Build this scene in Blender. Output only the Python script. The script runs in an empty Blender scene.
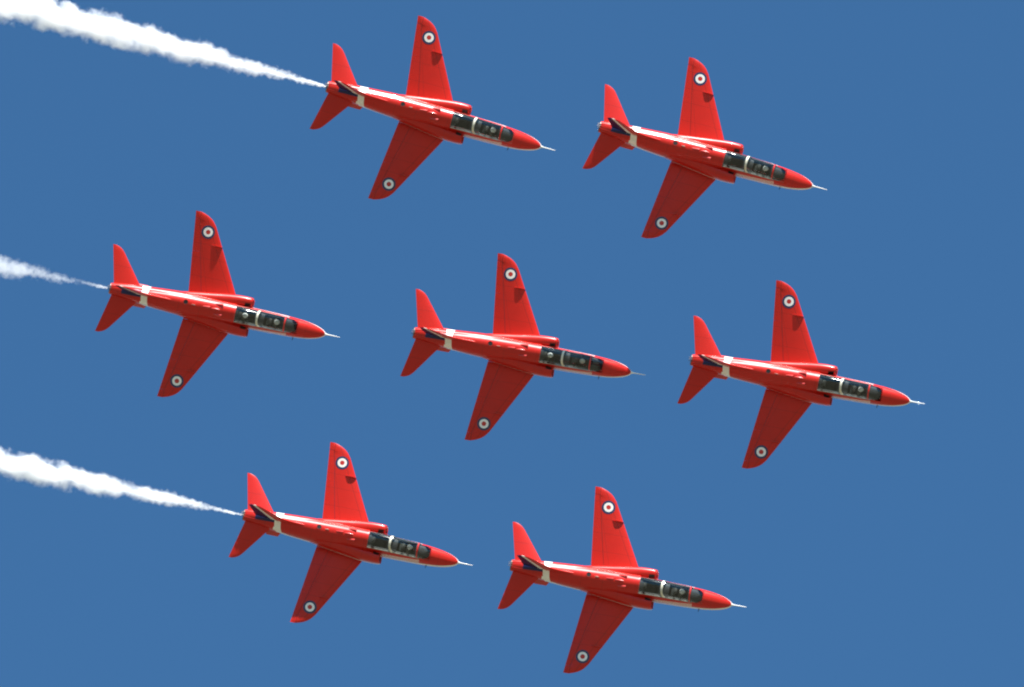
import bpy, bmesh, math, random
from mathutils import Vector, Matrix, noise

random.seed(7)
R = math.radians
SC = bpy.context.scene
COL = SC.collection

# ------------------------------------------------------------------ camera
PITCH = 35.0
CAM_POS = Vector((0, 0, 1.7))
cam_d = bpy.data.cameras.new('camera')
cam = bpy.data.objects.new('camera', cam_d)
COL.objects.link(cam)
cam.location = CAM_POS
cam.rotation_euler = (R(90 + PITCH), 0, 0)
cam_d.sensor_width = 23.6
cam_d.lens = 13016.0 * 23.6 / 1024.0
cam_d.clip_start = 1.0
cam_d.clip_end = 60000
SC.camera = cam
# photo frame (x right, y down, z away) expressed in the world
RIGHT = Vector((1, 0, 0))
FWD = Vector((0, math.cos(R(PITCH)), math.sin(R(PITCH))))
UP = Vector((0, -math.sin(R(PITCH)), math.cos(R(PITCH))))
C2W = Matrix((RIGHT, -UP, FWD)).transposed()

# ------------------------------------------------------------------ sky and sun
sun_dir = (RIGHT * 0.20 + UP * 0.98 + FWD * 0.022).normalized()
sun_el = math.asin(sun_dir.z)
sun_az = math.atan2(sun_dir.x, sun_dir.y)
wd = bpy.data.worlds.new('World')
SC.world = wd
wd.use_nodes = True
wn = wd.node_tree
sky = wn.nodes.new('ShaderNodeTexSky')
sky.sky_type = 'NISHITA'
sky.sun_disc = False
sky.sun_elevation = sun_el
sky.sun_rotation = sun_az
sky.air_density = 1.0
sky.dust_density = 1.5
sky.ozone_density = 5.0
tint = wn.nodes.new('ShaderNodeMix')
tint.data_type = 'RGBA'
tint.blend_type = 'MULTIPLY'
tint.inputs[0].default_value = 1.0
tint.inputs[7].default_value = (0.415, 0.745, 0.885, 1)
wn.links.new(sky.outputs[0], tint.inputs[6])
wn.links.new(tint.outputs[2], wn.nodes['Background'].inputs[0])
wn.nodes['Background'].inputs[1].default_value = 0.05

sl = bpy.data.lights.new('sun', 'SUN')
sl.energy = 4.0
sl.angle = R(0.53)
sl.color = (1.0, 0.98, 0.95)
so = bpy.data.objects.new('sun', sl)
COL.objects.link(so)
so.rotation_euler = sun_dir.to_track_quat('Z', 'Y').to_euler()
so.location = (0, 0, 50)

SC.view_settings.view_transform = 'Standard'
SC.view_settings.look = 'None'
SC.view_settings.gamma = 1
SC.view_settings.exposure = 1.65
SC.view_settings.use_curve_mapping = False
SC.render.engine = 'CYCLES'
SC.cycles.max_bounces = 18
SC.cycles.transparent_max_bounces = 24
SC.cycles.volume_bounces = 16
SC.cycles.volume_step_rate = 1.0
SC.cycles.volume_max_steps = 512
SC.cycles.use_denoising = True
SC.cycles.filter_width = 2.1

# ------------------------------------------------------------------ node helpers
class NT:
    def __init__(self, name):
        self.m = bpy.data.materials.new(name)
        self.m.use_nodes = True
        self.t = self.m.node_tree
        self.n = self.t.nodes
        self.p = self.n.get('Principled BSDF')

    def link(self, a, b):
        self.t.links.new(a, b)

    def val(self, sock, v):
        if isinstance(v, (int, float)):
            sock.default_value = v
        elif isinstance(v, (tuple, list)):
            sock.default_value = tuple(v)
        else:
            self.link(v, sock)

    def math(self, op, a, b=0.0, c=None, clamp=False):
        k = self.n.new('ShaderNodeMath')
        k.operation = op
        k.use_clamp = clamp
        self.val(k.inputs[0], a)
        self.val(k.inputs[1], b)
        if c is not None:
            self.val(k.inputs[2], c)
        return k.outputs[0]

    def mix(self, f, a, b):
        k = self.n.new('ShaderNodeMix')
        k.data_type = 'RGBA'
        self.val(k.inputs[0], f)
        self.val(k.inputs[6], a if not isinstance(a, tuple) else (*a[:3], 1))
        self.val(k.inputs[7], b if not isinstance(b, tuple) else (*b[:3], 1))
        return k.outputs[2]

    def coords(self):
        tc = self.n.new('ShaderNodeTexCoord')
        sp = self.n.new('ShaderNodeSeparateXYZ')
        self.link(tc.outputs['Object'], sp.inputs[0])
        return tc.outputs['Object'], sp.outputs[0], sp.outputs[1], sp.outputs[2]

    def noise(self, vec, scale, detail=3, rough=0.5, dim='3D'):
        k = self.n.new('ShaderNodeTexNoise')
        k.inputs['Scale'].default_value = scale
        k.inputs['Detail'].default_value = detail
        k.inputs['Roughness'].default_value = rough
        self.link(vec, k.inputs['Vector'])
        return k.outputs['Fac']

    def curve(self, x, pts):
        """piecewise linear function of x"""
        out = None
        x0, y0 = pts[0]
        acc = y0
        for (xa, ya), (xb, yb) in zip(pts, pts[1:]):
            k = self.n.new('ShaderNodeMapRange')
            k.clamp = True
            self.val(k.inputs[0], x)
            k.inputs[1].default_value = xa
            k.inputs[2].default_value = xb
            k.inputs[3].default_value = 0
            k.inputs[4].default_value = yb - ya
            acc = self.math('ADD', k.outputs[0], acc)
        return acc

    def near(self, x, c, half, soft=0.006):
        """1 where |x-c|<half"""
        d = self.math('ABSOLUTE', self.math('SUBTRACT', x, c))
        return self.math('MULTIPLY', self.math('SUBTRACT', half, d), 1.0 / soft, clamp=True)


def solid(name, col, rough=0.5, metal=0.0, coat=0.0, var=0.08, scale=4.0):
    t = NT(name)
    v, x, y, z = t.coords()
    f = t.noise(v, scale, 4, 0.6)
    t.val(t.p.inputs['Base Color'], t.mix(f, tuple(c * (1 - var) for c in col), tuple(min(1, c * (1 + var)) for c in col)))
    t.p.inputs['Roughness'].default_value = rough
    t.p.inputs['Metallic'].default_value = metal
    t.p.inputs['Coat Weight'].default_value = coat
    t.p.inputs['Coat Roughness'].default_value = 0.06
    return t.m


RED = (0.51, 0.013, 0.007)
WHITE = (0.80, 0.78, 0.72)
BLUE = (0.005, 0.014, 0.07)


def finish_paint(t, v, col, lines=None, rough=0.33, coat=0.22, spec=0.25):
    """weathering, panel joints and clearcoat common to all painted skins"""
    n1 = t.noise(v, 1.3, 5, 0.6)
    n2 = t.noise(v, 14.0, 3, 0.6)
    dirt = t.math('MULTIPLY', t.math('SUBTRACT', n1, 0.45), 0.55, clamp=True)
    col = t.mix(t.math('MULTIPLY', dirt, 0.8), col, (0.25, 0.02, 0.015))
    if lines is not None:
        col = t.mix(t.math('MULTIPLY', lines, 0.6), col, (0.05, 0.01, 0.01))
    t.val(t.p.inputs['Base Color'], col)
    t.val(t.p.inputs['Roughness'], t.math('ADD', t.math('MULTIPLY', n2, 0.12), rough - 0.06))
    t.p.inputs['Coat Weight'].default_value = coat
    t.p.inputs['Coat Roughness'].default_value = 0.05
    t.p.inputs['Specular IOR Level'].default_value = spec
    bp = t.n.new('ShaderNodeBump')
    bp.inputs['Strength'].default_value = 0.25
    bp.inputs['Distance'].default_value = 0.01
    t.val(bp.inputs['Height'], t.math('ADD', t.math('MULTIPLY', n1, 1.0), t.math('MULTIPLY', n2, 0.12)))
    t.link(bp.outputs[0], t.p.inputs['Normal'])
    return t.m


def comb(t, x, positions, half=0.009):
    acc = None
    for p in positions:
        k = t.near(x, p, half, 0.004)
        acc = k if acc is None else t.math('MAXIMUM', acc, k)
    return acc


# fuselage paint: red with a white tail band and a white flash low on each flank
X0 = 5.5            # body x = station from nose + X0


def make_body_paint(name, band=True):
    t = NT(name)
    v, x, y, z = t.coords()
    s = t.math('SUBTRACT', x, X0)
    # low flash, sweeps up into the tail band
    if band:
        zc = t.curve(s, [(-9.20, 0.28), (-8.85, 0.02), (-8.4, -0.09), (-7.3, -0.16), (-6.2, -0.24), (-4.5, -0.29), (-2.0, -0.27), (-0.6, -0.275), (0.0, -0.31)])
        hw = t.curve(s, [(-9.2, 0.12), (-8.2, 0.10), (-6.5, 0.06), (-3.5, 0.08), (-1.5, 0.11), (-0.5, 0.10), (0, 0.06)])
    else:
        zc = t.curve(s, [(-7.0, -0.22), (-5.0, -0.16), (-3.8, -0.12)])
        hw = t.curve(s, [(-7.0, 0.03), (-5.0, 0.055), (-3.8, 0.065)])
    flash = t.math('MULTIPLY', t.math('SUBTRACT', hw, t.math('ABSOLUTE', t.math('SUBTRACT', z, zc))), 120.0, clamp=True)
    flash = t.math('MULTIPLY', flash, t.math('GREATER_THAN', s, -9.3))
    w = flash
    if band:
        # fine white pinstripes under the cockpit
        pin = comb(t, z, [0.145, 0.085, 0.025, -0.035, -0.095], 0.016)
        pin = t.math('MULTIPLY', pin, t.near(s, -2.88, 0.96))
        w = t.math('MAXIMUM', w, pin)
        ss = t.math('ADD', s, t.math('MULTIPLY', t.math('SUBTRACT', z, 0.45), 0.30))
        bd = t.near(ss, -9.10, 0.165)
        bd = t.math('MULTIPLY', bd, t.math('GREATER_THAN', z, -0.05))
        w = t.math('MAXIMUM', w, bd)
    n = t.noise(v, 3.0, 3)
    if band:
        bl = t.near(y, 0.0, 0.17)
        bl = t.math('MULTIPLY', bl, t.near(s, -9.78, 0.50))
        bl = t.math('MULTIPLY', bl, t.math('GREATER_THAN', z, 0.25))
        bl = t.math('MULTIPLY', bl, t.math('SUBTRACT', 1.0, w))
    red = t.mix(n, tuple(c * 0.93 for c in RED), tuple(c * 1.06 for c in RED))
    col = t.mix(w, red, WHITE)
    if band:
        col = t.mix(bl, col, BLUE)
    # darker glare strip and access panels are only joints
    ln = comb(t, s, [-1.02, -2.9, -4.75, -5.55, -6.35, -7.4, -8.45, -9.75, -10.45])
    ln = t.math('MULTIPLY', ln, 0.7)
    ln2 = t.near(z, 0.22, 0.008, 0.004)
    ln2 = t.math('MULTIPLY', ln2, t.math('LESS_THAN', s, -4.8))
    ln = t.math('MAXIMUM', ln, ln2)
    return finish_paint(t, v, col, ln)


def make_fin_paint(name):
    t = NT(name)
    v, x, y, z = t.coords()
    s = t.math('SUBTRACT', x, X0)
    # station of the white stripe's centre as a function of height
    c = t.math('ADD', -9.28, t.math('MULTIPLY', t.math('SUBTRACT', z, 0.5), -0.525))
    half = t.curve(z, [(0.4, 0.16), (1.0, 0.11), (2.5, 0.075)])
    d = t.math('SUBTRACT', s, c)
    white = t.math('MULTIPLY', t.math('SUBTRACT', half, t.math('ABSOLUTE', d)), 120.0, clamp=True)
    blue = t.math('MULTIPLY', t.math('SUBTRACT', t.math('MULTIPLY', d, -1.0), half), 120.0, clamp=True)
    col = t.mix(blue, RED, BLUE)
    col = t.mix(white, col, WHITE)
    return finish_paint(t, v, col, None, coat=0.08, spec=0.2)


HTAB = [(0.6, -7.04 + 0.255 * 2.55), (1.15, -7.102 + 0.255 * 2.295), (4.05, -7.430 + 0.255 * 1.092), (4.30, -7.458 + 0.255 * 0.95)]


def make_wing_paint(name, panels, chord=(), coat=0.15, hinge=False):
    t = NT(name)
    v, x, y, z = t.coords()
    s = t.math('SUBTRACT', x, X0)
    ay = t.math('ABSOLUTE', y)
    ln = comb(t, ay, panels, 0.008)
    if hinge:
        le_ = t.curve(ay, HTAB)
        ln = t.math('MAXIMUM', ln, t.near(s, le_, 0.018, 0.008))
    # leading-edge joint, parallel to the leading edge
    le = t.math('ADD', s, t.math('MULTIPLY', ay, 0.528))
    ln = t.math('MAXIMUM', ln, t.near(le, -4.55, 0.014, 0.006))
    for c in chord:
        sp = t.math('ADD', s, t.math('MULTIPLY', ay, c[1]))
        ln = t.math('MAXIMUM', ln, t.near(sp, c[0], 0.008, 0.004))
    n = t.noise(v, 2.2, 4)
    red = t.mix(n, tuple(c * 0.92 for c in RED), tuple(c * 1.05 for c in RED))
    return finish_paint(t, v, red, ln, rough=0.36, coat=coat)


M = {}
M['body'] = make_body_paint('fuselage_paint')
M['nacelle'] = make_body_paint('nacelle_paint', band=False)
M['fin'] = make_fin_paint('fin_paint')
M['wing'] = make_wing_paint('wing_paint', [1.55, 2.45, 3.15, 4.0], [(-5.9, 0.32)], hinge=True)
M['tail'] = make_wing_paint('tailplane_paint', [1.2])
M['red'] = solid('red_paint', RED, 0.36, coat=0.5)
M['white'] = solid('white_paint', WHITE, 0.4, coat=0.3)
M['cream'] = solid('cream_canopy_sealant', (0.62, 0.58, 0.46), 0.5)
M['rail'] = solid('canopy_rail_grey', (0.26, 0.25, 0.22), 0.55)
M['blue'] = solid('navy_paint', BLUE, 0.4, coat=0.3)
M['roundel_red'] = solid('roundel_red_paint', (0.45, 0.012, 0.010), 0.4, coat=0.3)
M['dark'] = solid('cockpit_black', (0.014, 0.015, 0.017), 0.7, var=0.3)
M['ledge'] = solid('cockpit_sill_grey', (0.03, 0.032, 0.03), 0.6)
M['duct'] = solid('duct_black', (0.02, 0.012, 0.012), 0.8, var=0.3)
M['metal'] = solid('jetpipe_metal', (0.20, 0.17, 0.15), 0.45, metal=1.0, var=0.15)
M['steel'] = solid('bright_steel', (0.75, 0.75, 0.74), 0.3, metal=0.9)
M['seat'] = solid('seat_green_grey', (0.025, 0.028, 0.024), 0.8, var=0.3)
M['headbox'] = solid('headrest_grey', (0.06, 0.06, 0.055), 0.7, var=0.2)
M['suit'] = solid('flying_suit', (0.05, 0.045, 0.03), 0.9, var=0.3)
M['skin'] = solid('skin', (0.45, 0.26, 0.19), 0.6)
M['helmet'] = solid('white_helmet', (0.80, 0.80, 0.78), 0.25, coat=0.6)
M['visor'] = solid('smoked_visor', (0.01, 0.01, 0.012), 0.08)
M['black'] = solid('black_paint', (0.012, 0.012, 0.014), 0.5)


def make_glass():
    t = NT('canopy_glass')
    t.n.remove(t.p)
    out = t.n.get('Material Output')
    tr = t.n.new('ShaderNodeBsdfTransparent')
    tr.inputs[0].default_value = (0.86, 0.90, 0.88, 1)
    gl = t.n.new('ShaderNodeBsdfGlossy')
    gl.inputs['Roughness'].default_value = 0.05
    fr = t.n.new('ShaderNodeFresnel')
    fr.inputs[0].default_value = 1.5
    f = t.math('ADD', t.math('MULTIPLY', fr.outputs[0], 1.5), 0.0, clamp=True)
    mx = t.n.new('ShaderNodeMixShader')
    t.link(f, mx.inputs[0])
    t.link(tr.outputs[0], mx.inputs[1])
    t.link(gl.outputs[0], mx.inputs[2])
    t.link(mx.outputs[0], out.inputs[0])
    return t.m


M['glass'] = make_glass()

# ------------------------------------------------------------------ ground
def make_ground():
    bm = bmesh.new()
    bmesh.ops.create_circle(bm, cap_ends=True, radius=30000, segments=96)
    me = bpy.data.meshes.new('ground')
    bm.to_mesh(me)
    bm.free()
    o = bpy.data.objects.new('ground', me)
    COL.objects.link(o)
    o['kind'] = 'structure'
    t = NT('dry_airfield_grass')
    v, x, y, z = t.coords()
    n1 = t.noise(v, 0.004, 6, 0.6)
    n2 = t.noise(v, 0.35, 5, 0.65)
    c = t.mix(n1, (0.085, 0.08, 0.05), (0.15, 0.135, 0.10))
    c = t.mix(t.math('MULTIPLY', n2, 0.5), c, (0.06, 0.07, 0.03))
    t.val(t.p.inputs['Base Color'], c)
    t.p.inputs['Roughness'].default_value = 0.95
    me.materials.append(t.m)


make_ground()

# ------------------------------------------------------------------ mesh helpers
def mesh_obj(name, bm, mats, parent=None, smooth=True, sharp=35, recalc=True):
    if recalc:
        bmesh.ops.recalc_face_normals(bm, faces=bm.faces[:])
    if smooth:
        for f in bm.faces:
            f.smooth = True
        lim = R(sharp)
        for e in bm.edges:
            if len(e.link_faces) == 2 and e.calc_face_angle(0) > lim:
                e.smooth = False
    me = bpy.data.meshes.new(name)
    bm.to_mesh(me)
    bm.free()
    for m in (mats if isinstance(mats, (list, tuple)) else [mats]):
        me.materials.append(m)
    o = bpy.data.objects.new(name, me)
    COL.objects.link(o)
    if parent:
        o.parent = parent
    return o


def loft(bm, rings, cap0=True, cap1=True, closed=True, mat=0):
    """rings: lists of Vectors, same length"""
    vs = [[bm.verts.new(p) for p in r] for r in rings]
    n = len(rings[0])
    for a, b in zip(vs, vs[1:]):
        for i in range(n if closed else n - 1):
            j = (i + 1) % n
            f = bm.faces.new((a[i], a[j], b[j], b[i]))
            f.material_index = mat
    for flag, r in ((cap0, vs[0]), (cap1, vs[-1])):
        if flag:
            f = bm.faces.new(r)
            f.material_index = mat
    return vs


def interp(tab, x):
    """tab sorted by decreasing station: rows (x, a, b, ...); smooth (monotone-ish) interpolation"""
    if x >= tab[0][0]:
        return tab[0][1:]
    if x <= tab[-1][0]:
        return tab[-1][1:]
    for i in range(len(tab) - 1):
        if tab[i][0] >= x >= tab[i + 1][0]:
            break
    p1, p2 = tab[i], tab[i + 1]
    p0 = tab[i - 1] if i > 0 else p1
    p3 = tab[i + 2] if i + 2 < len(tab) else p2
    h = p2[0] - p1[0]
    u = (x - p1[0]) / h
    out = []
    for k in range(1, len(p1)):
        d = (p2[k] - p1[k]) / h

        def sl(a, b, c):
            if a is b or b is c:
                return d
            s0 = (b[k] - a[k]) / (b[0] - a[0])
            s1 = (c[k] - b[k]) / (c[0] - b[0])
            return 0 if s0 * s1 <= 0 else 2 * s0 * s1 / (s0 + s1)
        m1, m2 = sl(p0, p1, p2), sl(p1, p2, p3)
        out.append((2 * u**3 - 3 * u**2 + 1) * p1[k] + (u**3 - 2 * u**2 + u) * h * m1 + (-2 * u**3 + 3 * u**2) * p2[k] + (u**3 - u**2) * h * m2)
    return out


def box(bm, c, s, rot=None, bev=0.0):
    g = bmesh.ops.create_cube(bm, size=1.0)
    vs = g['verts']
    for v in vs:
        p = Vector((v.co.x * s[0], v.co.y * s[1], v.co.z * s[2]))
        if rot:
            p = rot @ p
        v.co = p + Vector(c)
    if bev:
        es = list({e for v in vs for e in v.link_edges})
        bmesh.ops.bevel(bm, geom=es, offset=bev, segments=2, affect='EDGES', profile=0.5)


def tube(bm, path, radii, seg=12, cap=True):
    rings = []
    n = len(path)
    for i, p in enumerate(path):
        d = (path[min(i + 1, n - 1)] - path[max(i - 1, 0)]).normalized()
        a = d.orthogonal().normalized() if i == 0 else (a - d * a.dot(d)).normalized()
        b = d.cross(a)
        r = radii[i] if isinstance(radii, (list, tuple)) else radii
        rings.append([p + a * (r * math.cos(2 * math.pi * k / seg)) + b * (r * math.sin(2 * math.pi * k / seg)) for k in range(seg)])
    loft(bm, rings, cap, cap)


# ------------------------------------------------------------------ fuselage
# station: half width, top (hull crown), bottom, centre height of widest point
HULL = [
    (0.00, 0.045, -0.305, -0.395, -0.35),
    (-0.05, 0.105, -0.245, -0.455, -0.35),
    (-0.15, 0.180, -0.175, -0.520, -0.35),
    (-0.32, 0.262, -0.090, -0.595, -0.35),
    (-0.60, 0.350, 0.010, -0.680, -0.345),
    (-1.00, 0.425, 0.130, -0.760, -0.33),
    (-1.45, 0.470, 0.260, -0.820, -0.31),
    (-2.10, 0.500, 0.440, -0.880, -0.28),
    (-3.00, 0.520, 0.560, -0.930, -0.24),
    (-4.00, 0.540, 0.640, -0.960, -0.20),
    (-4.80, 0.560, 0.660, -0.970, -0.18),
    (-5.60, 0.590, 0.650, -0.960, -0.15),
    (-6.40, 0.605, 0.620, -0.920, -0.13),
    (-7.10, 0.600, 0.590, -0.850, -0.10),
    (-8.00, 0.555, 0.565, -0.700, -0.05),
    (-9.00, 0.480, 0.545, -0.520, 0.01),
    (-9.80, 0.410, 0.500, -0.380, 0.05),
    (-10.45, 0.330, 0.430, -0.270, 0.07),
    (-10.84, 0.275, 0.350, -0.210, 0.07),
]
# spine hump behind the canopy: half width, crown
HUMP = [
    (-4.62, 0.400, 0.860),
    (-5.30, 0.390, 0.800),
    (-6.20, 0.360, 0.720),
    (-7.20, 0.320, 0.650),
    (-8.20, 0.260, 0.610),
    (-9.40, 0.180, 0.580),
    (-10.84, 0.10, 0.20),
]
NS = 72
HOLE_A = R(41)     # half angle of the cockpit opening, seen from the section's parametrisation


def hull_pt(st, ang, hump=True):
    """ang from the top (0) round the starboard (-y) side to the bottom (pi)"""
    w, zt, zb, zc = interp(HULL, st)
    n = 2.35
    sy, cz = math.sin(ang), math.cos(ang)
    y = w * math.copysign(abs(sy) ** (2 / n), sy)
    zz = (zt - zc) if cz >= 0 else (zc - zb)
    z = zc + zz * math.copysign(abs(cz) ** (2 / n), cz)
    if hump and st <= -4.6 and cz > 0:
        hw, ht = interp(HUMP, st)
        if abs(y) < hw * 1.25:
            q = max(0.0, 1 - (abs(y) / (hw * 1.25)) ** 2.2)
            zh = zt * 0.55 + (ht - zt * 0.55) * q ** 0.62
            k = 0.05
            m = max(z, zh)
            z = m + k * math.log(math.exp((z - m) / k) + math.exp((zh - m) / k)) - k * math.log(2) * 0.5
    return Vector((st + X0, -y, z))


def hull_top(st):
    return hull_pt(st, 0.0).z


def hull_surface_z(st, y):
    best = None
    for i in range(0, 240):
        a = math.pi * 0.5 * i / 239
        p = hull_pt(st, a)
        if best is None or abs(abs(p.y) - abs(y)) < best[0]:
            best = (abs(abs(p.y) - abs(y)), p.z)
    return best[1]


CK0, CK1 = -1.46, -4.60       # cockpit opening stations


def ring_at(st, hump=True):
    return [hull_pt(st, 2 * math.pi * i / NS, hump) for i in range(NS)]


def build_fuselage(parent):
    bm = bmesh.new()
    sts = []
    s = 0.0
    while s > -0.6:
        sts.append(s)
        s -= 0.05
    while s > -10.84:
        sts.append(round(s, 3))
        s -= 0.12
    sts.append(-10.84)
    sts = [x for x in sts if abs(x - CK0) > 0.03 and abs(x - CK1) > 0.03] + [CK0, CK1, CK1 - 0.004]
    sts.sort(reverse=True)
    vs = [[bm.verts.new(p) for p in ring_at(x)] for x in sts]
    nh = int(HOLE_A / (2 * math.pi) * NS)
    hole = set(list(range(0, nh)) + list(range(NS - nh, NS)))
    for a, b, xa, xb in zip(vs, vs[1:], sts, sts[1:]):
        inside = xa <= CK0 + 1e-4 and xb >= CK1 - 1e-4
        for i in range(NS):
            if inside and i in hole:
                continue
            j = (i + 1) % NS
            bm.faces.new((a[i], a[j], b[j], b[i]))
    bm.faces.new(vs[0])
    return mesh_obj('fuselage', bm, [M['body']], parent, sharp=30)


def hole_pts(st):
    """outline points across the opening, port sill first"""
    nh = int(HOLE_A / (2 * math.pi) * NS)
    return [hull_pt(st, 2 * math.pi * i / NS, False) for i in range(-nh, nh + 1)]


def build_cockpit(parent):
    bm = bmesh.new()
    rings = []
    for k in range(28):
        st = CK0 + (CK1 - CK0) * k / 27
        p = hole_pts(st)
        L, Rr = p[0], p[-1]
        depth = -0.42 if 1 < k < 26 else (-0.42)
        floor = depth
        row = [L, Vector((L.x, L.y * 0.97, L.z - 0.05)), Vector((L.x, L.y * 0.92, L.z - 0.3)), Vector((L.x, L.y * 0.85, floor)),
               Vector((L.x, -L.y * 0.85, floor)), Vector((Rr.x, Rr.y * 0.92, Rr.z - 0.3)), Vector((Rr.x, Rr.y * 0.97, Rr.z - 0.05)), Rr]
        rings.append(row)
    loft(bm, rings, True, True, closed=False)
    for sgn in (0, -1):
        rg = []
        for k in range(22):
            st = -1.60 + (-4.56 + 1.60) * k / 21
            q = hole_pts(st)[sgn]
            sg_ = math.copysign(1, q.y)
            o_, i_ = abs(q.y) * 0.985, abs(q.y) * 0.985 - 0.085
            rg.append([Vector((st + X0, sg_ * o_, q.z + 0.012)), Vector((st + X0, sg_ * i_, q.z + 0.0)), Vector((st + X0, sg_ * i_, q.z - 0.06)), Vector((st + X0, sg_ * o_, q.z - 0.06))])
        loft(bm, rg, mat=1)
    # coamings: front glare shield, mid bulkhead, rear deck
    def shelf(s0, s1, z0, z1, wf=0.9):
        a, b = hole_pts(s0), hole_pts(s1)
        r = []
        for st, zz in ((s0, z0), ((s0 + s1) / 2, (z0 + z1) / 2 + 0.02), (s1, z1)):
            p = hole_pts(st)
            h = abs(p[0].y) * wf
            r.append([Vector((st + X0, h * math.cos(a_), zz - 0.09 + (0.12 if math.sin(a_) >= 0 else 0.02) * math.sin(a_))) for a_ in [math.pi * q / 6 for q in range(12)]])
        loft(bm, r)
    shelf(-1.50, -2.12, 0.21, 0.40)
    shelf(-3.12, -3.50, 0.46, 0.52)
    shelf(-4.36, -4.59, 0.44, 0.50)
    # instrument panels and side consoles
    for st, z in ((-2.14, 0.18), (-3.54, 0.28)):
        box(bm, (st + X0, 0, z), (0.05, 0.56, 0.36), Matrix.Rotation(R(-12), 3, 'Y'), 0.01)
    for sgn in (-1, 1):
        box(bm, (-2.7 + X0, sgn * 0.29, -0.06), (1.0, 0.12, 0.10), None, 0.01)
        box(bm, (-4.0 + X0, sgn * 0.30, 0.0), (0.9, 0.12, 0.10), None, 0.01)
    bmesh.ops.recalc_face_normals(bm, faces=bm.faces[:])
    return mesh_obj('cockpit', bm, [M['dark'], M['ledge']], parent, recalc=False)


CAN = [  # station, crown height
    (-1.40, 0.262), (-1.60, 0.400), (-1.85, 0.560), (-2.08, 0.680), (-2.40, 0.790), (-2.90, 0.885),
    (-3.44, 0.935), (-4.00, 0.930), (-4.62, 0.872)]


def canopy_ring(st, grow=0.0, n=25, lift=0.0):
    st_c = min(CK0, max(CK1, st))
    p = hole_pts(st_c)
    hw, zs = abs(p[0].y), p[0].z
    zt = interp(CAN, st)[0]
    out = []
    for i in range(n):
        a = math.pi * i / (n - 1)
        cy = math.copysign(abs(math.cos(a)) ** (2 / 2.25), math.cos(a))
        out.append(Vector((st + X0, cy * (hw + 0.012 + grow + 0.045 * math.sin(a) * min(1, max(0, (-1.5 - st) / 0.6))), zs - 0.01 + lift + (zt - zs + 0.01 + grow) * abs(math.sin(a)) ** (2 / 2.25))))
    return out


def build_canopy(parent):
    def shell(s0, s1, n):
        bm = bmesh.new()
        loft(bm, [canopy_ring(s0 + (s1 - s0) * k / n) for k in range(n + 1)], False, False, closed=False)
        return bm
    ws = mesh_obj('windscreen', shell(-1.46, -2.06, 8), [M['glass']], parent)
    cn = mesh_obj('canopy', shell(-2.12, -4.60, 24), [M['glass']], parent)

    def hoop(name, s0, s1, mat, par, thick=0.022, lean=0.0):
        bm = bmesh.new()
        n = 25
        def rk(st, g):
            out = []
            for i in range(n):
                a = math.pi * i / (n - 1)
                out.append(canopy_ring(st - lean * math.sin(a) ** 0.8, g)[i])
            return out
        o1, o2 = rk(s0, thick), rk(s1, thick)
        i1, i2 = rk(s0, -0.02), rk(s1, -0.02)
        rings = [[o1[i], o2[i], i2[i], i1[i]] for i in range(n)]
        loft(bm, rings)
        return mesh_obj(name, bm, [mat], par)
    hoop('windscreen_arch', -2.02, -2.09, M['red'], ws, 0.022, 0.05)
    hoop('canopy_frame', -3.26, -3.36, M['cream'], cn, 0.022, 0.18)
    hoop('canopy_frame', -4.575, -4.615, M['red'], cn, 0.012)
    bm = bmesh.new()
    rows = []
    for q in range(5):
        row = []
        for i in range(25):
            a = math.pi * i / 24
            s_in = -1.47 - 0.30 * abs(math.cos(a)) ** 4
            st = -1.43 + (s_in + 1.43) * q / 4
            row.append(canopy_ring(st, 0.006)[i])
        rows.append(row)
    loft(bm, rows, False, False, closed=False)
    bmesh.ops.solidify(bm, geom=bm.faces[:], thickness=0.012)
    mesh_obj('windscreen_base', bm, [M['red']], ws)
    # sill rails along both sides
    for sgn in (0, -1):
        bm = bmesh.new()
        rings = []
        for k in range(25):
            st = -1.95 + (-4.6 + 1.95) * k / 24
            p = canopy_ring(st)[sgn]
            q = p.copy()
            w = 0.014
            rings.append([q + Vector((0, math.copysign(0.018, q.y), 0.032)), q + Vector((0, math.copysign(0.030, q.y), -w)),
                          q + Vector((0, -math.copysign(0.03, q.y), -w)), q + Vector((0, -math.copysign(0.015, q.y), 0.032))])
        loft(bm, rings)
        mesh_obj('canopy_rail', bm, [M['rail']], cn)
    return cn


# ------------------------------------------------------------------ engine air intakes
NAC = [  # station, yc, half width, zc, half height
    (-3.80, 0.735, 0.215, -0.02, 0.360),
    (-3.84, 0.735, 0.240, -0.02, 0.385),
    (-4.00, 0.730, 0.262, -0.03, 0.405),
    (-4.40, 0.705, 0.290, -0.05, 0.425),
    (-4.90, 0.650, 0.310, -0.08, 0.430),
    (-5.50, 0.560, 0.320, -0.10, 0.430),
    (-6.20, 0.460, 0.320, -0.10, 0.425),
    (-7.00, 0.370, 0.290, -0.10, 0.400),
    (-7.60, 0.300, 0.250, -0.10, 0.360),
]


def nac_ring(st, sgn, shrink=0.0, n=32, row=None, slant=0.0):
    yc, hw, zc, hh = row or interp(NAC, st)
    out = []
    for i in range(n):
        a = 2 * math.pi * i / n
        e = 2 / 2.7
        cy = math.copysign(abs(math.cos(a)) ** e, math.cos(a)) * (hw - shrink)
        cz = math.copysign(abs(math.sin(a)) ** e, math.sin(a)) * (hh - shrink)
        out.append(Vector((st + X0 - slant * (cz / hh), sgn * (yc + cy), zc + cz)))
    return out


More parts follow.
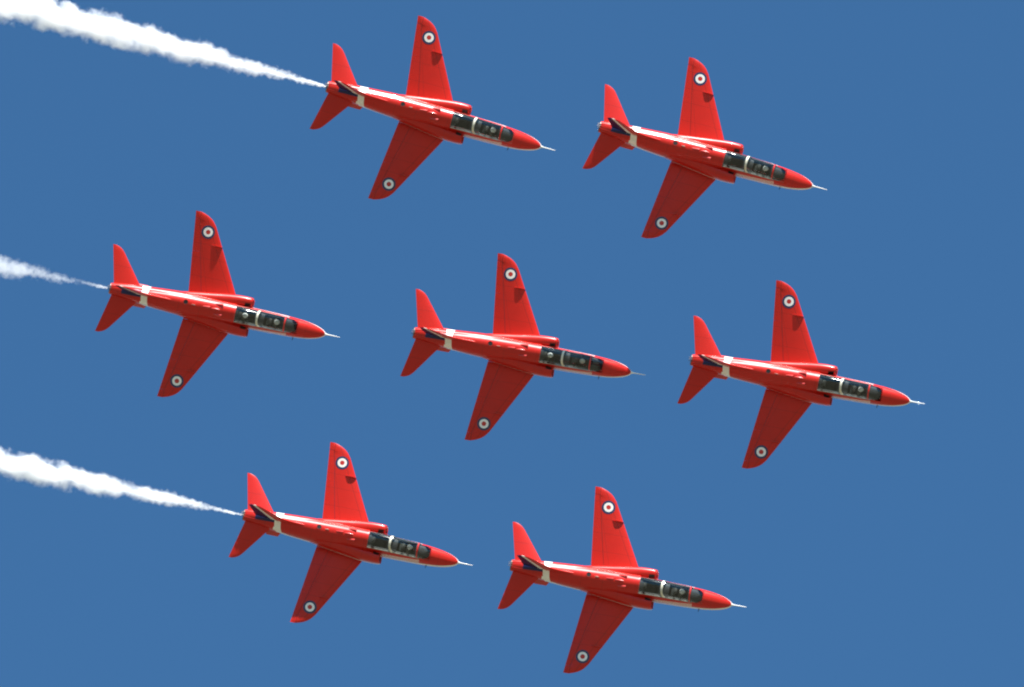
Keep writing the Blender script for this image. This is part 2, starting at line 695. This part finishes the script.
def build_intake(parent, sgn):
    bm = bmesh.new()
    sts = [-3.80, -3.84, -3.90] + [-4.0 - 0.12 * k for k in range(31)]
    rings = [nac_ring(s, sgn, slant=0.05 if s > -4.2 else 0) for s in sts]
    vs = loft(bm, rings, False, True)
    # lip and duct
    duct = [nac_ring(-3.80, sgn, 0.0, slant=0.05), nac_ring(-3.795, sgn, 0.016, slant=0.05), nac_ring(-3.86, sgn, 0.05, row=(0.735, 0.24, -0.02, 0.385), slant=0.05),
            nac_ring(-4.5, sgn, 0.10, row=(0.67, 0.26, -0.05, 0.36))]
    dv = loft(bm, duct[:3], False, False)
    loft(bm, duct[2:], False, True, mat=1)
    bmesh.ops.remove_doubles(bm, verts=bm.verts[:], dist=0.0005)
    o = mesh_obj('air_intake', bm, [M['nacelle'], M['duct']], parent)
    # louvred bleed panel on the inner shoulder
    bm = bmesh.new()
    rr = []
    for st in (-3.93, -4.02, -4.12, -4.20):
        ring = nac_ring(st, sgn, -0.008, slant=0.0)
        rr.append([ring[k] for k in range(9, 14)])
    loft(bm, rr, False, False, closed=False)
    bmesh.ops.solidify(bm, geom=bm.faces[:], thickness=0.012)
    mesh_obj('bleed_louvre', bm, [M['black']], o)
    # splitter plate between intake and hull
    bm = bmesh.new()
    box(bm, (-4.15 + X0, sgn * 0.505, 0.0), (0.75, 0.03, 0.55), None, 0.01)
    mesh_obj('splitter_plate', bm, [M['red']], o)
    return o


# ------------------------------------------------------------------ wings
def wing_le(y):
    if y <= 1.15:
        q = (1.15 - y)
        return -4.807 + 0.50 * q + 0.15 * q * q
    if y <= 4.05:
        return -4.807 - 0.528 * (y - 1.15)
    u = (y - 4.05) / 0.645
    return -6.338 - 0.3406 * u - 0.30 * u ** 2 - 0.28 * u ** 6


def wing_te(y):
    return -7.04 - 0.113 * (y - 0.6)


def wing_z(y):
    return -0.55 + 0.021 * y


def foil(c, tc):
    """upper/lower of an airfoil at chord fraction c"""
    t = 5 * tc * (0.2969 * math.sqrt(max(c, 0)) - 0.1260 * c - 0.3516 * c * c + 0.2843 * c ** 3 - 0.1036 * c ** 4)
    camber = 0.015 * 4 * c * (1 - c)
    return camber + t, camber - t


def foil_ring(y, le, te, z, tc, c0, c1, sgn, nc=14, flat=None):
    ch = le - te
    cs = [c0 + (c1 - c0) * (0.5 - 0.5 * math.cos(math.pi * i / nc)) if c0 == 0 else c0 + (c1 - c0) * i / nc for i in range(nc + 1)]
    up = [Vector((le - c * ch + X0, sgn * y, z + foil(c, tc)[0] * ch)) for c in cs]
    lo = [Vector((le - c * ch + X0, sgn * y, z + foil(c, tc)[1] * ch - 0.0015)) for c in cs]
    return up + lo[::-1]


def wing_tc(y):
    return 0.105 - 0.015 * (y / 4.7)


def wing_upper(x_body, y):
    """height of the wing's upper surface"""
    ay = abs(y)
    le, te = wing_le(ay), wing_te(ay)
    c = min(1, max(0, (le - (x_body - X0)) / (le - te)))
    return wing_z(ay) + foil(c, wing_tc(ay))[0] * (le - te)


def build_wing(parent, sgn):
    HINGE = 0.745
    ys = [0.35, 0.62, 0.80, 1.0, 1.2, 1.5, 1.9, 2.3, 2.7, 3.1, 3.5, 3.9, 4.1, 4.30]
    bm = bmesh.new()
    rings = [foil_ring(y, wing_le(y), wing_te(y), wing_z(y), wing_tc(y), 0, 1.0 if y < 0.7 else HINGE, sgn) for y in ys[:1]]
    rings = []
    rings.append(foil_ring(0.35, wing_le(0.35), wing_te(0.35), wing_z(0.35), wing_tc(0.35), 0, 0.995, sgn))
    rings.append(foil_ring(0.66, wing_le(0.66), wing_te(0.66), wing_z(0.66), wing_tc(0.66), 0, 0.995, sgn))
    rings.append(foil_ring(0.665, wing_le(0.665), wing_te(0.665), wing_z(0.665), wing_tc(0.665), 0, HINGE, sgn))
    for y in ys[2:]:
        rings.append(foil_ring(y, wing_le(y), wing_te(y), wing_z(y), wing_tc(y), 0, HINGE, sgn))
    for y in (4.303, 4.38, 4.46, 4.54, 4.60, 4.64, 4.67, 4.69):
        tc = wing_tc(y) * (1 if y < 4.5 else max(0.25, 1 - ((y - 4.5) / 0.2) ** 2))
        rings.append(foil_ring(y, wing_le(y), wing_te(y), wing_z(y), tc, 0, 0.995, sgn))
    loft(bm, rings)
    w = mesh_obj('wing', bm, [M['wing']], parent, sharp=40)

    def surf(name, y0, y1, defl):
        b = bmesh.new()
        rg = []
        n = 8
        for k in range(n + 1):
            y = y0 + (y1 - y0) * k / n
            rg.append(foil_ring(y, wing_le(y), wing_te(y), wing_z(y), wing_tc(y), HINGE + 0.0012, 0.998, sgn, 6))
        loft(b, rg)
        ob = mesh_obj(name, b, [M['wing']], w)
        return ob
    surf('flap', 0.669, 2.734, 0)
    surf('aileron', 2.739, 4.297, 0)

    # leading-edge fence
    b = bmesh.new()
    yf = 3.15
    le = wing_le(yf)
    prof = []
    for k in range(9):
        u = k / 8
        xx = le + 0.035 - u * 0.60
        h = 0.085 * math.sin(math.pi * min(1, 0.12 + u * 0.88) ** 0.6) ** 0.6 if u < 1 else 0.0
        zz = wing_upper(min(xx, le) + X0, yf)
        prof.append((xx + X0, zz - 0.02, zz + 0.10 * (1 - abs(2 * u - 0.9) ** 3) if 0 < u < 1 else zz))
    for side in (-0.008, 0.008):
        pass
    rg = [[Vector((p[0], sgn * (yf - 0.008), p[1])), Vector((p[0], sgn * (yf - 0.008), max(p[1] + 0.005, p[2]))),
           Vector((p[0], sgn * (yf + 0.008), max(p[1] + 0.005, p[2]))), Vector((p[0], sgn * (yf + 0.008), p[1]))] for p in prof]
    loft(b, rg)
    mesh_obj('wing_fence', b, [M['red']], w, smooth=False)

    # roundel: thin painted disc following the skin
    b = bmesh.new()
    cx, cy = -6.70 + X0, sgn * 3.76
    radii = [0.0, 0.06, 0.114, 0.118, 0.18, 0.232, 0.236, 0.285, 0.335]
    mats = [2, 2, 1, 1, 1, 0, 0, 0]
    seg = 56
    rows = []
    for r in radii:
        if r == 0:
            rows.append([b.verts.new((cx, cy, wing_upper(cx, cy) + 0.005))])
        else:
            rows.append([b.verts.new((cx + r * math.cos(2 * math.pi * k / seg), cy + r * math.sin(2 * math.pi * k / seg),
                                      wing_upper(cx + r * math.cos(2 * math.pi * k / seg), cy + r * math.sin(2 * math.pi * k / seg)) + 0.005)) for k in range(seg)])
    for q, (a, c) in enumerate(zip(rows, rows[1:])):
        for k in range(seg):
            j = (k + 1) % seg
            f = b.faces.new((a[0], c[k], c[j])) if len(a) == 1 else b.faces.new((a[k], c[k], c[j], a[j]))
            f.material_index = mats[q]
    mesh_obj('roundel', b, [M['blue'], M['white'], M['roundel_red']], w, sharp=89)
    return w


# ------------------------------------------------------------------ tailplane, fin, strakes
def tail_le(y):
    if y < 1.85:
        return -9.42 - 0.735 * (y - 0.40)
    u = (y - 1.85) / 0.345
    return -10.486 - 0.2536 * u - 0.10 * u ** 2 - 0.16 * u ** 6


def tail_te(y):
    return -10.73 - 0.222 * (y - 0.3)


def build_tailplane(parent, sgn):
    bm = bmesh.new()
    rings = []
    for y in (0.24, 0.4, 0.7, 1.0, 1.3, 1.6, 1.85, 1.95, 2.03, 2.10, 2.15, 2.18, 2.195):
        tc = 0.075 * (1 if y < 2.0 else max(0.3, 1 - ((y - 2.0) / 0.2) ** 2 * 0.7))
        r = foil_ring(y, tail_le(y), tail_te(y), 0.17 - 0.145 * y, tc, 0, 0.995, sgn, 12)
        rings.append(r)
    loft(bm, rings)
    return mesh_obj('tailplane', bm, [M['tail']], parent, sharp=40)


def fin_le(z):
    # station of the fin's leading edge by height; long fillet at the foot
    return interp([(2.50, -10.42), (2.47, -10.22), (2.40, -10.07), (2.25, -9.93), (1.65, -9.49), (1.2, -9.16), (0.95, -8.96), (0.80, -8.70), (0.70, -8.35), (0.64, -7.95), (0.58, -7.5), (0.4, -7.3)], z)[0]


def fin_te(z):
    return -10.22 - (z - 0.35) * 0.197


def build_fin(parent):
    HX = 0.70
    zs = [0.42, 0.52, 0.60, 0.66, 0.75, 0.9, 1.1, 1.3, 1.5, 1.7, 1.9, 2.1, 2.25, 2.34, 2.40, 2.44, 2.47, 2.49]

    def ring(z, f0, f1, n=14):
        le, te = fin_le(z), fin_te(z)
        # root is blunt-thick, tip thin
        chord = le - te
        th = 0.17 * (1 - 0.45 * (z - 0.4) / 2.1) * (1 if z < 2.4 else 0.6)
        # real thickness is set by the un-filleted chord
        ref = min(chord, 2.0)
        res = []
        cs = [f0 + (f1 - f0) * i / n for i in range(n + 1)]
        if f0 == 0:
            cs = [f1 * (0.5 - 0.5 * math.cos(math.pi * i / n)) for i in range(n + 1)]
        a = [Vector((le - c * chord + X0, (foil(c, 0.085)[0] - 0.015 * 4 * c * (1 - c)) * ref * (1 if z < 2.4 else 0.75) + 0.0008, z)) for c in cs]
        b_ = [Vector((p.x, -p.y, p.z)) for p in a]
        return a + b_[::-1]
    bm = bmesh.new()
    loft(bm, [ring(z, 0, HX) for z in zs])
    f = mesh_obj('fin', bm, [M['fin']], parent, sharp=40)
    bm = bmesh.new()
    loft(bm, [ring(z, HX + 0.0015, 0.997, 6) for z in zs if 0.6 <= z <= 2.40])
    mesh_obj('rudder', bm, [M['fin']], f, sharp=40)
    return f


def build_strake(parent, sgn):
    bm = bmesh.new()
    rg = []
    for k in range(6):
        u = k / 5
        y = 0.30 + 0.27 * u
        z = -0.20 - 0.34 * u
        le, te = -8.82 - 0.20 * u, -9.66 + 0.05 * u
        n = 8
        a = [Vector((le + (te - le) * i / n + X0, sgn * y, z + 0.022 * math.sin(math.pi * (0.04 + 0.92 * i / n)))) for i in range(n + 1)]
        c = [Vector((p.x, p.y, 2 * z - p.z)) for p in a]
        rg.append(a + c[::-1])
    loft(bm, rg)
    return mesh_obj('ventral_strake', bm, [M['red']], parent)


# ------------------------------------------------------------------ small fittings
def build_fittings(parent):
    # jet pipe
    bm = bmesh.new()
    seg = 36
    def circ(st, r, rz=None, zc=0.07):
        rz = rz or r
        return [Vector((st + X0, r * math.cos(2 * math.pi * k / seg), zc + rz * math.sin(2 * math.pi * k / seg))) for k in range(seg)]
    loft(bm, [circ(-10.70, 0.268, 0.272), circ(-10.86, 0.262), circ(-10.885, 0.252), circ(-10.89, 0.238), circ(-10.85, 0.236), circ(-10.2, 0.24)], True, True)
    ex = mesh_obj('jet_pipe', bm, [M['metal']], parent)
    for (yy, zz) in ((0.0, 0.35), (0.085, 0.335), (-0.085, 0.335)):
        bm = bmesh.new()
        tube(bm, [Vector((-10.80 + X0, yy, zz + 0.02)), Vector((-10.88 + X0, yy, zz)), Vector((-10.99 + X0, yy, zz - 0.02))], [0.015, 0.015, 0.013], 10)
        mesh_obj('smoke_pipe', bm, [M['metal']], parent)
    # brake parachute fairing above the pipe
    # nose probe
    bm = bmesh.new()
    tube(bm, [Vector((-0.08 + X0, 0, -0.34)), Vector((0.03 + X0, 0, -0.335)), Vector((0.10 + X0, 0, -0.33)), Vector((0.42 + X0, 0, -0.318)), Vector((0.70 + X0, 0, -0.308))], [0.085, 0.05, 0.030, 0.022, 0.012], 14)
    mesh_obj('nose_probe', bm, [M['white']], parent)
    # nose light / cap under the probe
    bm = bmesh.new()
    bmesh.ops.create_uvsphere(bm, u_segments=16, v_segments=10, radius=0.055)
    for v in bm.verts:
        v.co = Vector((v.co.x * 1.1 - 0.03 + X0, v.co.y, v.co.z - 0.405))
    mesh_obj('landing_lamp', bm, [M['black']], parent)
    # airflow vanes each side of the nose
    for sgn in (-1,):
        bm = bmesh.new()
        st = -1.55
        w = interp(HULL, st)[0]
        tube(bm, [Vector((st + X0, sgn * (w - 0.03), -0.30)), Vector((st + X0, sgn * (w + 0.02), -0.30)), Vector((st - 0.02 + X0, sgn * (w + 0.15), -0.31))], [0.028, 0.022, 0.012], 8)
        mesh_obj('airflow_vane', bm, [M['black']], parent)
    # spine: round outlet, scoops, aerial
    def on_top(st, y):
        return hull_surface_z(st, y)
    bm = bmesh.new()
    z = on_top(-7.07, 0.06)
    g = [[Vector((-7.07 + X0 + r * math.cos(a), 0.06 + r * math.sin(a), z + h)) for a in [2 * math.pi * k / 24 for k in range(24)]] for r, h in ((0.125, -0.06), (0.125, 0.020), (0.108, 0.020), (0.106, 0.013))]
    loft(bm, g[:3], False, False)
    loft(bm, g[2:], False, True, mat=1)
    bmesh.ops.remove_doubles(bm, verts=bm.verts[:], dist=0.0004)
    mesh_obj('vent_outlet', bm, [M['red'], M['black']], parent)

    def scoop(st, y, L, W, H, open_front=True):
        bm = bmesh.new()
        rg = []
        n = 10
        for k in range(n + 1):
            u = k / n
            x = st - L * u
            z0 = on_top(x, y) - 0.02
            sh = (1 - u) ** 0.7 if open_front else math.sin(math.pi * (0.06 + 0.9 * u)) ** 0.6
            hh, ww = max(0.02, H * sh), W * (0.35 + 0.65 * sh)
            rg.append([Vector((x + X0, y + ww * math.cos(a), z0 + (hh + 0.02) * max(0.0, math.sin(a)))) for a in [math.pi * q / 10 for q in range(11)]] + [Vector((x + X0, y, z0 - 0.01))])
        loft(bm, rg, False, True)
        r0 = rg[0]
        # dark mouth set back
        rr = [Vector((p.x - 0.03, y + (p.y - y) * 0.8, r0[-1].z + (p.z - r0[-1].z) * 0.8)) for p in r0]
        loft(bm, [r0, rr], False, True, mat=1 if open_front else 0)
        bmesh.ops.remove_doubles(bm, verts=bm.verts[:], dist=0.0004)
        mesh_obj('vent_scoop', bm, [M['red'], M['black']], parent)
    scoop(-5.85, 0.02, 0.35, 0.075, 0.075)
    scoop(-5.22, 0.26, 0.40, 0.085, 0.085)
    scoop(-5.22, -0.26, 0.40, 0.085, 0.085)
    scoop(-5.35, 0.0, 0.42, 0.06, 0.045, False)
    # blade aerials
    for st, h in ((-6.62, 0.16),):
        bm = bmesh.new()
        z = on_top(st, 0)
        rg = [[Vector((st + X0 + 0.09 - 0.5 * u * 0.12, 0, z - 0.02 + h * u)), Vector((st + X0, 0.009, z - 0.02 + h * u)), Vector((st + X0 - 0.12 - 0.03 * u, 0, z - 0.02 + h * u)), Vector((st + X0, -0.009, z - 0.02 + h * u))] for u in (0, 0.5, 1.0)]
        loft(bm, rg)
        mesh_obj('blade_aerial', bm, [M['white']], parent)


def build_seat(parent, st, z):
    root_bm = bmesh.new()
    tilt = Matrix.Rotation(R(-14), 3, 'Y')
    c = Vector((st + X0, 0, z))
    # st/z: point at head height in front of headrest
    box(root_bm, c + Vector((-0.30, 0, -0.62)), (0.12, 0.40, 0.80), tilt, 0.02)      # back
    box(root_bm, c + Vector((0.02, 0, -0.92)), (0.50, 0.42, 0.12), None, 0.03)        # pan
    for sgn in (-1, 1):
        box(root_bm, c + Vector((-0.04, sgn * 0.22, -0.78)), (0.46, 0.035, 0.24), None, 0.01)
        tube(root_bm, [c + Vector((-0.34, sgn * 0.13, -0.9)), c + Vector((-0.27, sgn * 0.13, 0.06))], 0.028, 8)
    seat = mesh_obj('ejection_seat', root_bm, [M['seat']], parent)
    bm = bmesh.new()
    box(bm, c + Vector((-0.24, 0, -0.02)), (0.13, 0.24, 0.20), tilt, 0.03)
    mesh_obj('headrest', bm, [M['headbox']], seat)
    bm = bmesh.new()
    tube(bm, [c + Vector((-0.26, -0.08, 0.11)), c + Vector((-0.20, -0.06, 0.14)), c + Vector((-0.18, 0, 0.15)), c + Vector((-0.20, 0.06, 0.14)), c + Vector((-0.26, 0.08, 0.11))], 0.014, 8)
    mesh_obj('firing_handle', bm, [M['headbox']], seat)
    return seat


# ------------------------------------------------------------------ pilot (origin at the head centre, facing +x)
def skin_figure(name, joints, edges, mat, lvl=2):
    me = bpy.data.meshes.new(name + '_cage')
    me.from_pydata([j[0] for j in joints], edges, [])
    o = bpy.data.objects.new(name + '_cage', me)
    COL.objects.link(o)
    sk = o.modifiers.new('s', 'SKIN')
    sk.use_smooth_shade = True
    for i, j in enumerate(joints):
        d = me.skin_vertices[0].data[i]
        d.radius = (j[1], j[2] if len(j) > 2 else j[1])
        d.use_root = (i == 0)
    sb = o.modifiers.new('b', 'SUBSURF')
    sb.levels = sb.render_levels = lvl
    dg = bpy.context.evaluated_depsgraph_get()
    dg.update()
    ev = o.evaluated_get(dg)
    m2 = bpy.data.meshes.new_from_object(ev)
    bpy.data.objects.remove(o)
    m2.materials.clear()
    m2.materials.append(mat)
    m2.name = name
    return m2


def make_pilot():
    J, E_ = [], []

    def j(p, r, par=None):
        J.append((p, r))
        if par is not None:
            E_.append((par, len(J) - 1))
        return len(J) - 1
    pel = j((-0.10, 0, -0.80), 0.15)
    belly = j((-0.12, 0, -0.62), 0.14, pel)
    chest = j((-0.11, 0, -0.40), 0.16, belly)
    neck = j((-0.05, 0, -0.20), 0.062, chest)
    jaw = j((0.0, 0, -0.07), 0.078, neck)
    j((0.0, 0, 0.03), 0.092, jaw)
    for s in (-1, 1):
        sh = j((-0.10, s * 0.20, -0.30), 0.072, chest)
        el = j((0.03, s * 0.29, -0.55), 0.048, sh)
        wr = j((0.27, s * (0.10 if s < 0 else 0.27), -0.60), 0.032, el)
        tgt = -0.02 if s < 0 else 0.26
        pm = j((0.34, s * (0.06 if s < 0 else 0.265), -0.60), 0.036, wr)
        for q in range(4):
            oy = (q - 1.5) * 0.021
            by = s * (0.06 if s < 0 else 0.265)
            k1 = j((0.385, by + oy * 0.6, -0.585 + oy * 0.8), 0.0100, pm)
            k2 = j((0.425, by + oy * 0.6 - 0.01 * s, -0.600 + oy * 0.8), 0.0092, k1)
            j((0.420, by + oy * 0.6 - 0.03 * s, -0.622 + oy * 0.8), 0.0085, k2)
        t1 = j((0.345, by - s * 0.045, -0.575), 0.0115, pm)
        j((0.385, by - s * 0.055, -0.58), 0.0100, t1)
        hip = j((-0.04, s * 0.10, -0.83), 0.095, pel)
        kn = j((0.36, s * 0.15, -0.68), 0.066, hip)
        an = j((0.58, s * 0.13, -0.98), 0.045, kn)
        j((0.72, s * 0.13, -0.98), 0.040, an)
    me = skin_figure('pilot', J, E_, M['suit'])
    # face skin on the head
    me.materials.append(M['skin'])
    for p in me.polygons:
        c = p.center
        if c.z > -0.12 and c.x > -0.02:
            p.material_index = 1
    o = bpy.data.objects.new('person', me)
    COL.objects.link(o)
    # helmet
    bm = bmesh.new()
    bmesh.ops.create_uvsphere(bm, u_segments=28, v_segments=18, radius=1.0)
    for v in bm.verts:
        x, y, z = v.co
        v.co = Vector((x * 0.142 - 0.012, y * 0.122, z * 0.140 + 0.025))
        if v.co.z < -0.04:
            v.co.z = -0.04 + (v.co.z + 0.04) * 0.75
            v.co.x -= 0.01
    kill = [f for f in bm.faces if f.calc_center_median().x > 0.075 and f.calc_center_median().z < 0.02]
    bmesh.ops.delete(bm, geom=kill, context='FACES')
    bmesh.ops.solidify(bm, geom=bm.faces[:], thickness=0.008)
    h = mesh_obj('helmet', bm, [M['helmet']], o, sharp=60)
    bm = bmesh.new()
    rg = []
    for k in range(5):
        a = R(-15 + 9 * k)
        rg.append([Vector((math.cos(a) * math.cos(b) * 0.146 - 0.008, math.sin(b) * 0.126, 0.022 + math.sin(a) * 0.142 * math.cos(b * 0.5))) for b in [R(-62 + 124 * q / 14) for q in range(15)]])
    loft(bm, rg, False, False, closed=False)
    bmesh.ops.solidify(bm, geom=bm.faces[:], thickness=0.005)
    # raised smoked visor: only the lower half is dark glass
    mesh_obj('visor', bm, [M['visor']], h)
    bm = bmesh.new()
    tube(bm, [Vector((0.085, 0, -0.045)), Vector((0.13, 0, -0.06)), Vector((0.150, 0, -0.09)), Vector((0.13, 0, -0.15)), Vector((0.08, 0.02, -0.26))], [0.045, 0.045, 0.030, 0.018, 0.018], 12)
    mesh_obj('oxygen_mask', bm, [M['seat']], o)
    return o


# ------------------------------------------------------------------ assemble one jet
jet = bpy.data.objects.new('jet_aircraft', None)
COL.objects.link(jet)
jet.empty_display_size = 1
build_fuselage(jet)
build_cockpit(jet)
build_canopy(jet)
for sg in (1, -1):
    build_intake(jet, sg)
    build_wing(jet, sg)
    build_tailplane(jet, sg)
    build_strake(jet, sg)
build_fin(jet)
build_fittings(jet)
FRONT = Vector((-2.56 + X0, 0, 0.60))
REAR = Vector((-4.06 + X0, 0, 0.68))
build_seat(jet, FRONT.x - X0, FRONT.z)
build_seat(jet, REAR.x - X0, REAR.z)
pilot0 = make_pilot()


def copy_tree(o, parent=None):
    c = o.copy()
    COL.objects.link(c)
    if parent:
        c.parent = parent
    for ch in list(o.children):
        copy_tree(ch, c)
    return c


# attitude (body axes in the photo frame, row-major) and position of every jet, solved from the photograph
POSES = [
    [0.96453, 0.25934, 0.04926, 0.26379, -0.95387, -0.14333, 0.00981, 0.15124, -0.98845, -3.873, -11.16, 638.45],
    [0.96561, 0.25407, 0.0551, 0.25998, -0.94388, -0.20371, 0.00025, 0.21103, -0.97748, 9.454, -9.202, 637.018],
    [0.9784, 0.20294, 0.03944, 0.20567, -0.97484, -0.08593, 0.021, 0.09219, -0.99552, -14.486, -1.604, 638.121],
    [0.98461, 0.17409, 0.0157, 0.1746, -0.97535, -0.13494, -0.00818, 0.1356, -0.99073, 0.464, 0.422, 638.154],
    [0.98319, 0.18259, 0.00218, 0.18123, -0.97421, -0.13442, -0.02242, 0.13255, -0.99092, 13.989, 1.778, 633.194],
    [0.97773, 0.20867, 0.02225, 0.20714, -0.94272, -0.26149, -0.03358, 0.26027, -0.96495, -7.943, 9.527, 637.999],
    [0.98551, 0.16875, 0.01691, 0.16781, -0.95579, -0.24148, -0.02458, 0.24082, -0.97026, 5.265, 11.701, 632.848]]
LABELS = [
    'red two-seat jet at the top left trailing smoke beside the upper edge',
    'red jet at the upper right, highest in the right half, no smoke',
    'red jet at the far left edge of the formation with thin wispy smoke behind it',
    'red jet in the very centre of the formation, ringed by the six others',
    'rightmost red jet of the middle row, its nose nearest the right edge',
    'red jet at the lower left with a thick white smoke trail behind it',
    'lowest red jet, at the bottom centre, without smoke']
WHERE = ['the top left smoke-trailing jet', 'the upper right jet', 'the leftmost jet', 'the central jet',
         'the rightmost jet', 'the lower left smoke-trailing jet', 'the lowest jet']
# metres nearer (-) or farther (+): the rows fly at slightly different distances
STAG = [-3.5, 0.5, 2.5, 0.0, 0.5, 4.0, -3.5]
for P, dz in zip(POSES, STAG):
    k = (P[11] + dz) / P[11]
    P[9], P[10], P[11] = P[9] * k, P[10] * k, P[11] * k
JW = []
jets = []
for i, P in enumerate(POSES):
    o = jet if i == 0 else copy_tree(jet)
    Rm = C2W @ Matrix((P[0:3], P[3:6], P[6:9]))
    T = CAM_POS + C2W @ Vector(P[9:12])
    Mw = Matrix.Translation(T) @ Rm.to_4x4()
    jets.append(o)
    JW.append(Mw)
# place after copying so copies start clean
for i, (o, Mw) in enumerate(zip(jets, JW)):
    o.matrix_world = Mw
    o['label'] = LABELS[i]
    o['category'] = 'jet'
    o['group'] = 'red jets flying in formation'
first = True
for i, Mw in enumerate(JW):
    seats = [('front', FRONT)] + ([('rear', REAR)] if i in (2, 3) else [])
    for nm, loc in seats:
        p = pilot0 if first else copy_tree(pilot0)
        first = False
        p.matrix_world = Mw @ Matrix.Translation(loc + (Vector((0.09, 0, 0.015)) if nm == 'front' else Vector((0, 0, 0))))
        p['label'] = 'pilot in white helmet seated in the %s cockpit of %s' % (nm, WHERE[i])
        p['category'] = 'pilot'
        p['group'] = 'pilots seated in the jets'

# ------------------------------------------------------------------ smoke trails
F = 13016.0


def smoke_material(name, prof, L, dens, wisp, seed):
    t = NT(name)
    t.n.remove(t.p)
    out = t.n.get('Material Output')
    v, x, y, z = t.coords()
    r = t.curve(x, prof)
    d = t.math('SQRT', t.math('ADD', t.math('MULTIPLY', y, y), t.math('MULTIPLY', z, z)))
    ad = t.n.new('ShaderNodeVectorMath')
    ad.operation = 'ADD'
    ad.inputs[1].default_value = (seed * 13.1, seed * 7.7, seed * 3.3)
    t.link(v, ad.inputs[0])
    n1a = t.noise(ad.outputs[0], 1.35, 5, 0.60)
    n1b = t.noise(ad.outputs[0], 4.5, 4, 0.58)
    fb = t.curve(x, [(0, 1.0), (2.5, 0.8), (6.5, 0.2), (9, 0.12)])
    n1 = t.math('ADD', t.math('MULTIPLY', n1b, fb), t.math('MULTIPLY', n1a, t.math('SUBTRACT', 1.0, fb)))
    n0 = t.noise(ad.outputs[0], 0.75, 2, 0.5)
    n1 = t.math('ADD', t.math('MULTIPLY', n1, 0.72), t.math('MULTIPLY', n0, 0.28))
    # 1 at the axis, 0 at the nominal radius, displaced by noise
    e = t.math('SUBTRACT', 0.98, t.math('DIVIDE', d, r))
    e = t.math('ADD', e, t.math('MULTIPLY', t.math('SUBTRACT', n1, 0.5), 3.0 + wisp))
    den = t.math('MULTIPLY', e, 1.3, clamp=True)
    den = t.math('POWER', den, 1.4)
    den = t.math('MULTIPLY', den, dens)
    # thin jets of vapour near the pipe are denser
    boost = t.curve(x, [(0, 5.0), (0.6, 3.0), (1.4, 1.1), (3.0, 0.9), (L, 1.0)])
    den = t.math('MULTIPLY', den, boost)
    vol = t.n.new('ShaderNodeVolumePrincipled')
    vol.inputs['Color'].default_value = (0.998, 0.998, 0.998, 1)
    vol.inputs['Anisotropy'].default_value = 0.0
    t.link(den, vol.inputs['Density'])
    t.link(vol.outputs[0], out.inputs['Volume'])
    t.m.cycles.volume_step_rate = 0.12
    return t.m


def smoke(jet_i, pts, widths, dens, wisp, seed, label, extra=9.0):
    """pts: (pixel x, pixel y) of the trail's axis from the pipe; widths in pixels"""
    Mw = JW[jet_i]
    P = POSES[jet_i]
    start = Mw @ Vector((-11.02 + X0, 0, 0.10))
    Z0 = (start - CAM_POS).dot(FWD)
    x0, y0 = pts[0]
    # local frame: x back along the trail, lying in the body's plane of flight
    def world(px, py, k):
        z = Z0 + k
        return CAM_POS + RIGHT * ((px - 512) / F * z) + UP * (-(py - 343.5) / F * z) + FWD * z
    back = Vector((-P[0], -P[3], -P[6]))
    slope = back.z / math.hypot(back.x, back.y)
    def wp(px, py):
        l = math.hypot(px - x0, py - y0) / 20.4
        return world(px, py, slope * l * 1.0)
    W = [wp(*p) for p in pts]
    ax = (W[-1] - W[0]).normalized()
    end = W[-1] + ax * extra
    side = ax.cross(FWD).normalized()
    up = side.cross(ax)
    Mf = Matrix((ax, side, up)).transposed().to_4x4()
    Mf.translation = W[0]
    inv = Mf.inverted()
    L = (end - W[0]).length
    loc = [inv @ w for w in W] + [inv @ end]
    prof = [(loc[0].x, widths[0] / 40.8)] + [(loc[k].x, widths[k] / 40.8) for k in range(1, len(W))] + [(L, widths[-1] / 40.8 * 1.25)]
    # lumpy hull that closely hugs the smoke
    bm = bmesh.new()
    rings = []
    n = 40
    step = 0.10
    kx = 0.0
    sd = Vector((seed * 5.1, seed * 2.3, 0))
    while kx <= L:
        for (xa, ra), (xb, rb) in zip(prof, prof[1:]):
            if kx <= xb + 1e-4:
                r = ra + (rb - ra) * max(0, kx - xa) / (xb - xa)
                break
        ring = []
        for q in range(n):
            a = 2 * math.pi * q / n
            base = Vector((kx, math.cos(a) * r, math.sin(a) * r))
            nz = noise.fractal((base + sd) * 1.6, 0.9, 2.0, 4)
            nz2 = noise.noise((base + sd) * 0.5)
            rr = r * (1.22 + 0.20 * min(1, kx / 3) + (0.30 * nz + 0.16 * nz2) * min(1, kx / 1.5))
            ring.append(Vector((kx, math.cos(a) * rr, math.sin(a) * rr)))
        rings.append(ring)
        kx += step if kx > 1 else 0.06
    loft(bm, rings)
    mt = smoke_material('smoke_%d' % seed, prof, L, dens, wisp, seed)
    o = mesh_obj('smoke_trail', bm, [mt])
    o.matrix_world = Mf
    o['label'] = label
    o['category'] = 'smoke trail'
    o['kind'] = 'stuff'
    return o


smoke(0, [(326, 86.5), (312, 83), (274, 71), (193, 51), (97, 27), (0, 2)], [3, 5, 14, 27, 33, 34], 4.5, 0.3, 1,
      'thick white smoke trail behind the top left jet, running to the upper left corner')
smoke(2, [(107.5, 288), (86, 283), (64, 279), (48, 276), (27, 270.5), (0, 266)], [2.5, 5, 9, 13, 18, 20], 1.3, 1.6, 2,
      'thin wispy smoke trail behind the leftmost jet')
smoke(5, [(243, 515), (225, 511.5), (195, 504.5), (146, 497), (98, 486), (49, 475), (0, 462.5)], [3, 4, 11, 18, 26, 28, 27], 4.5, 0.3, 3,
      'thick white smoke trail behind the lower left jet')
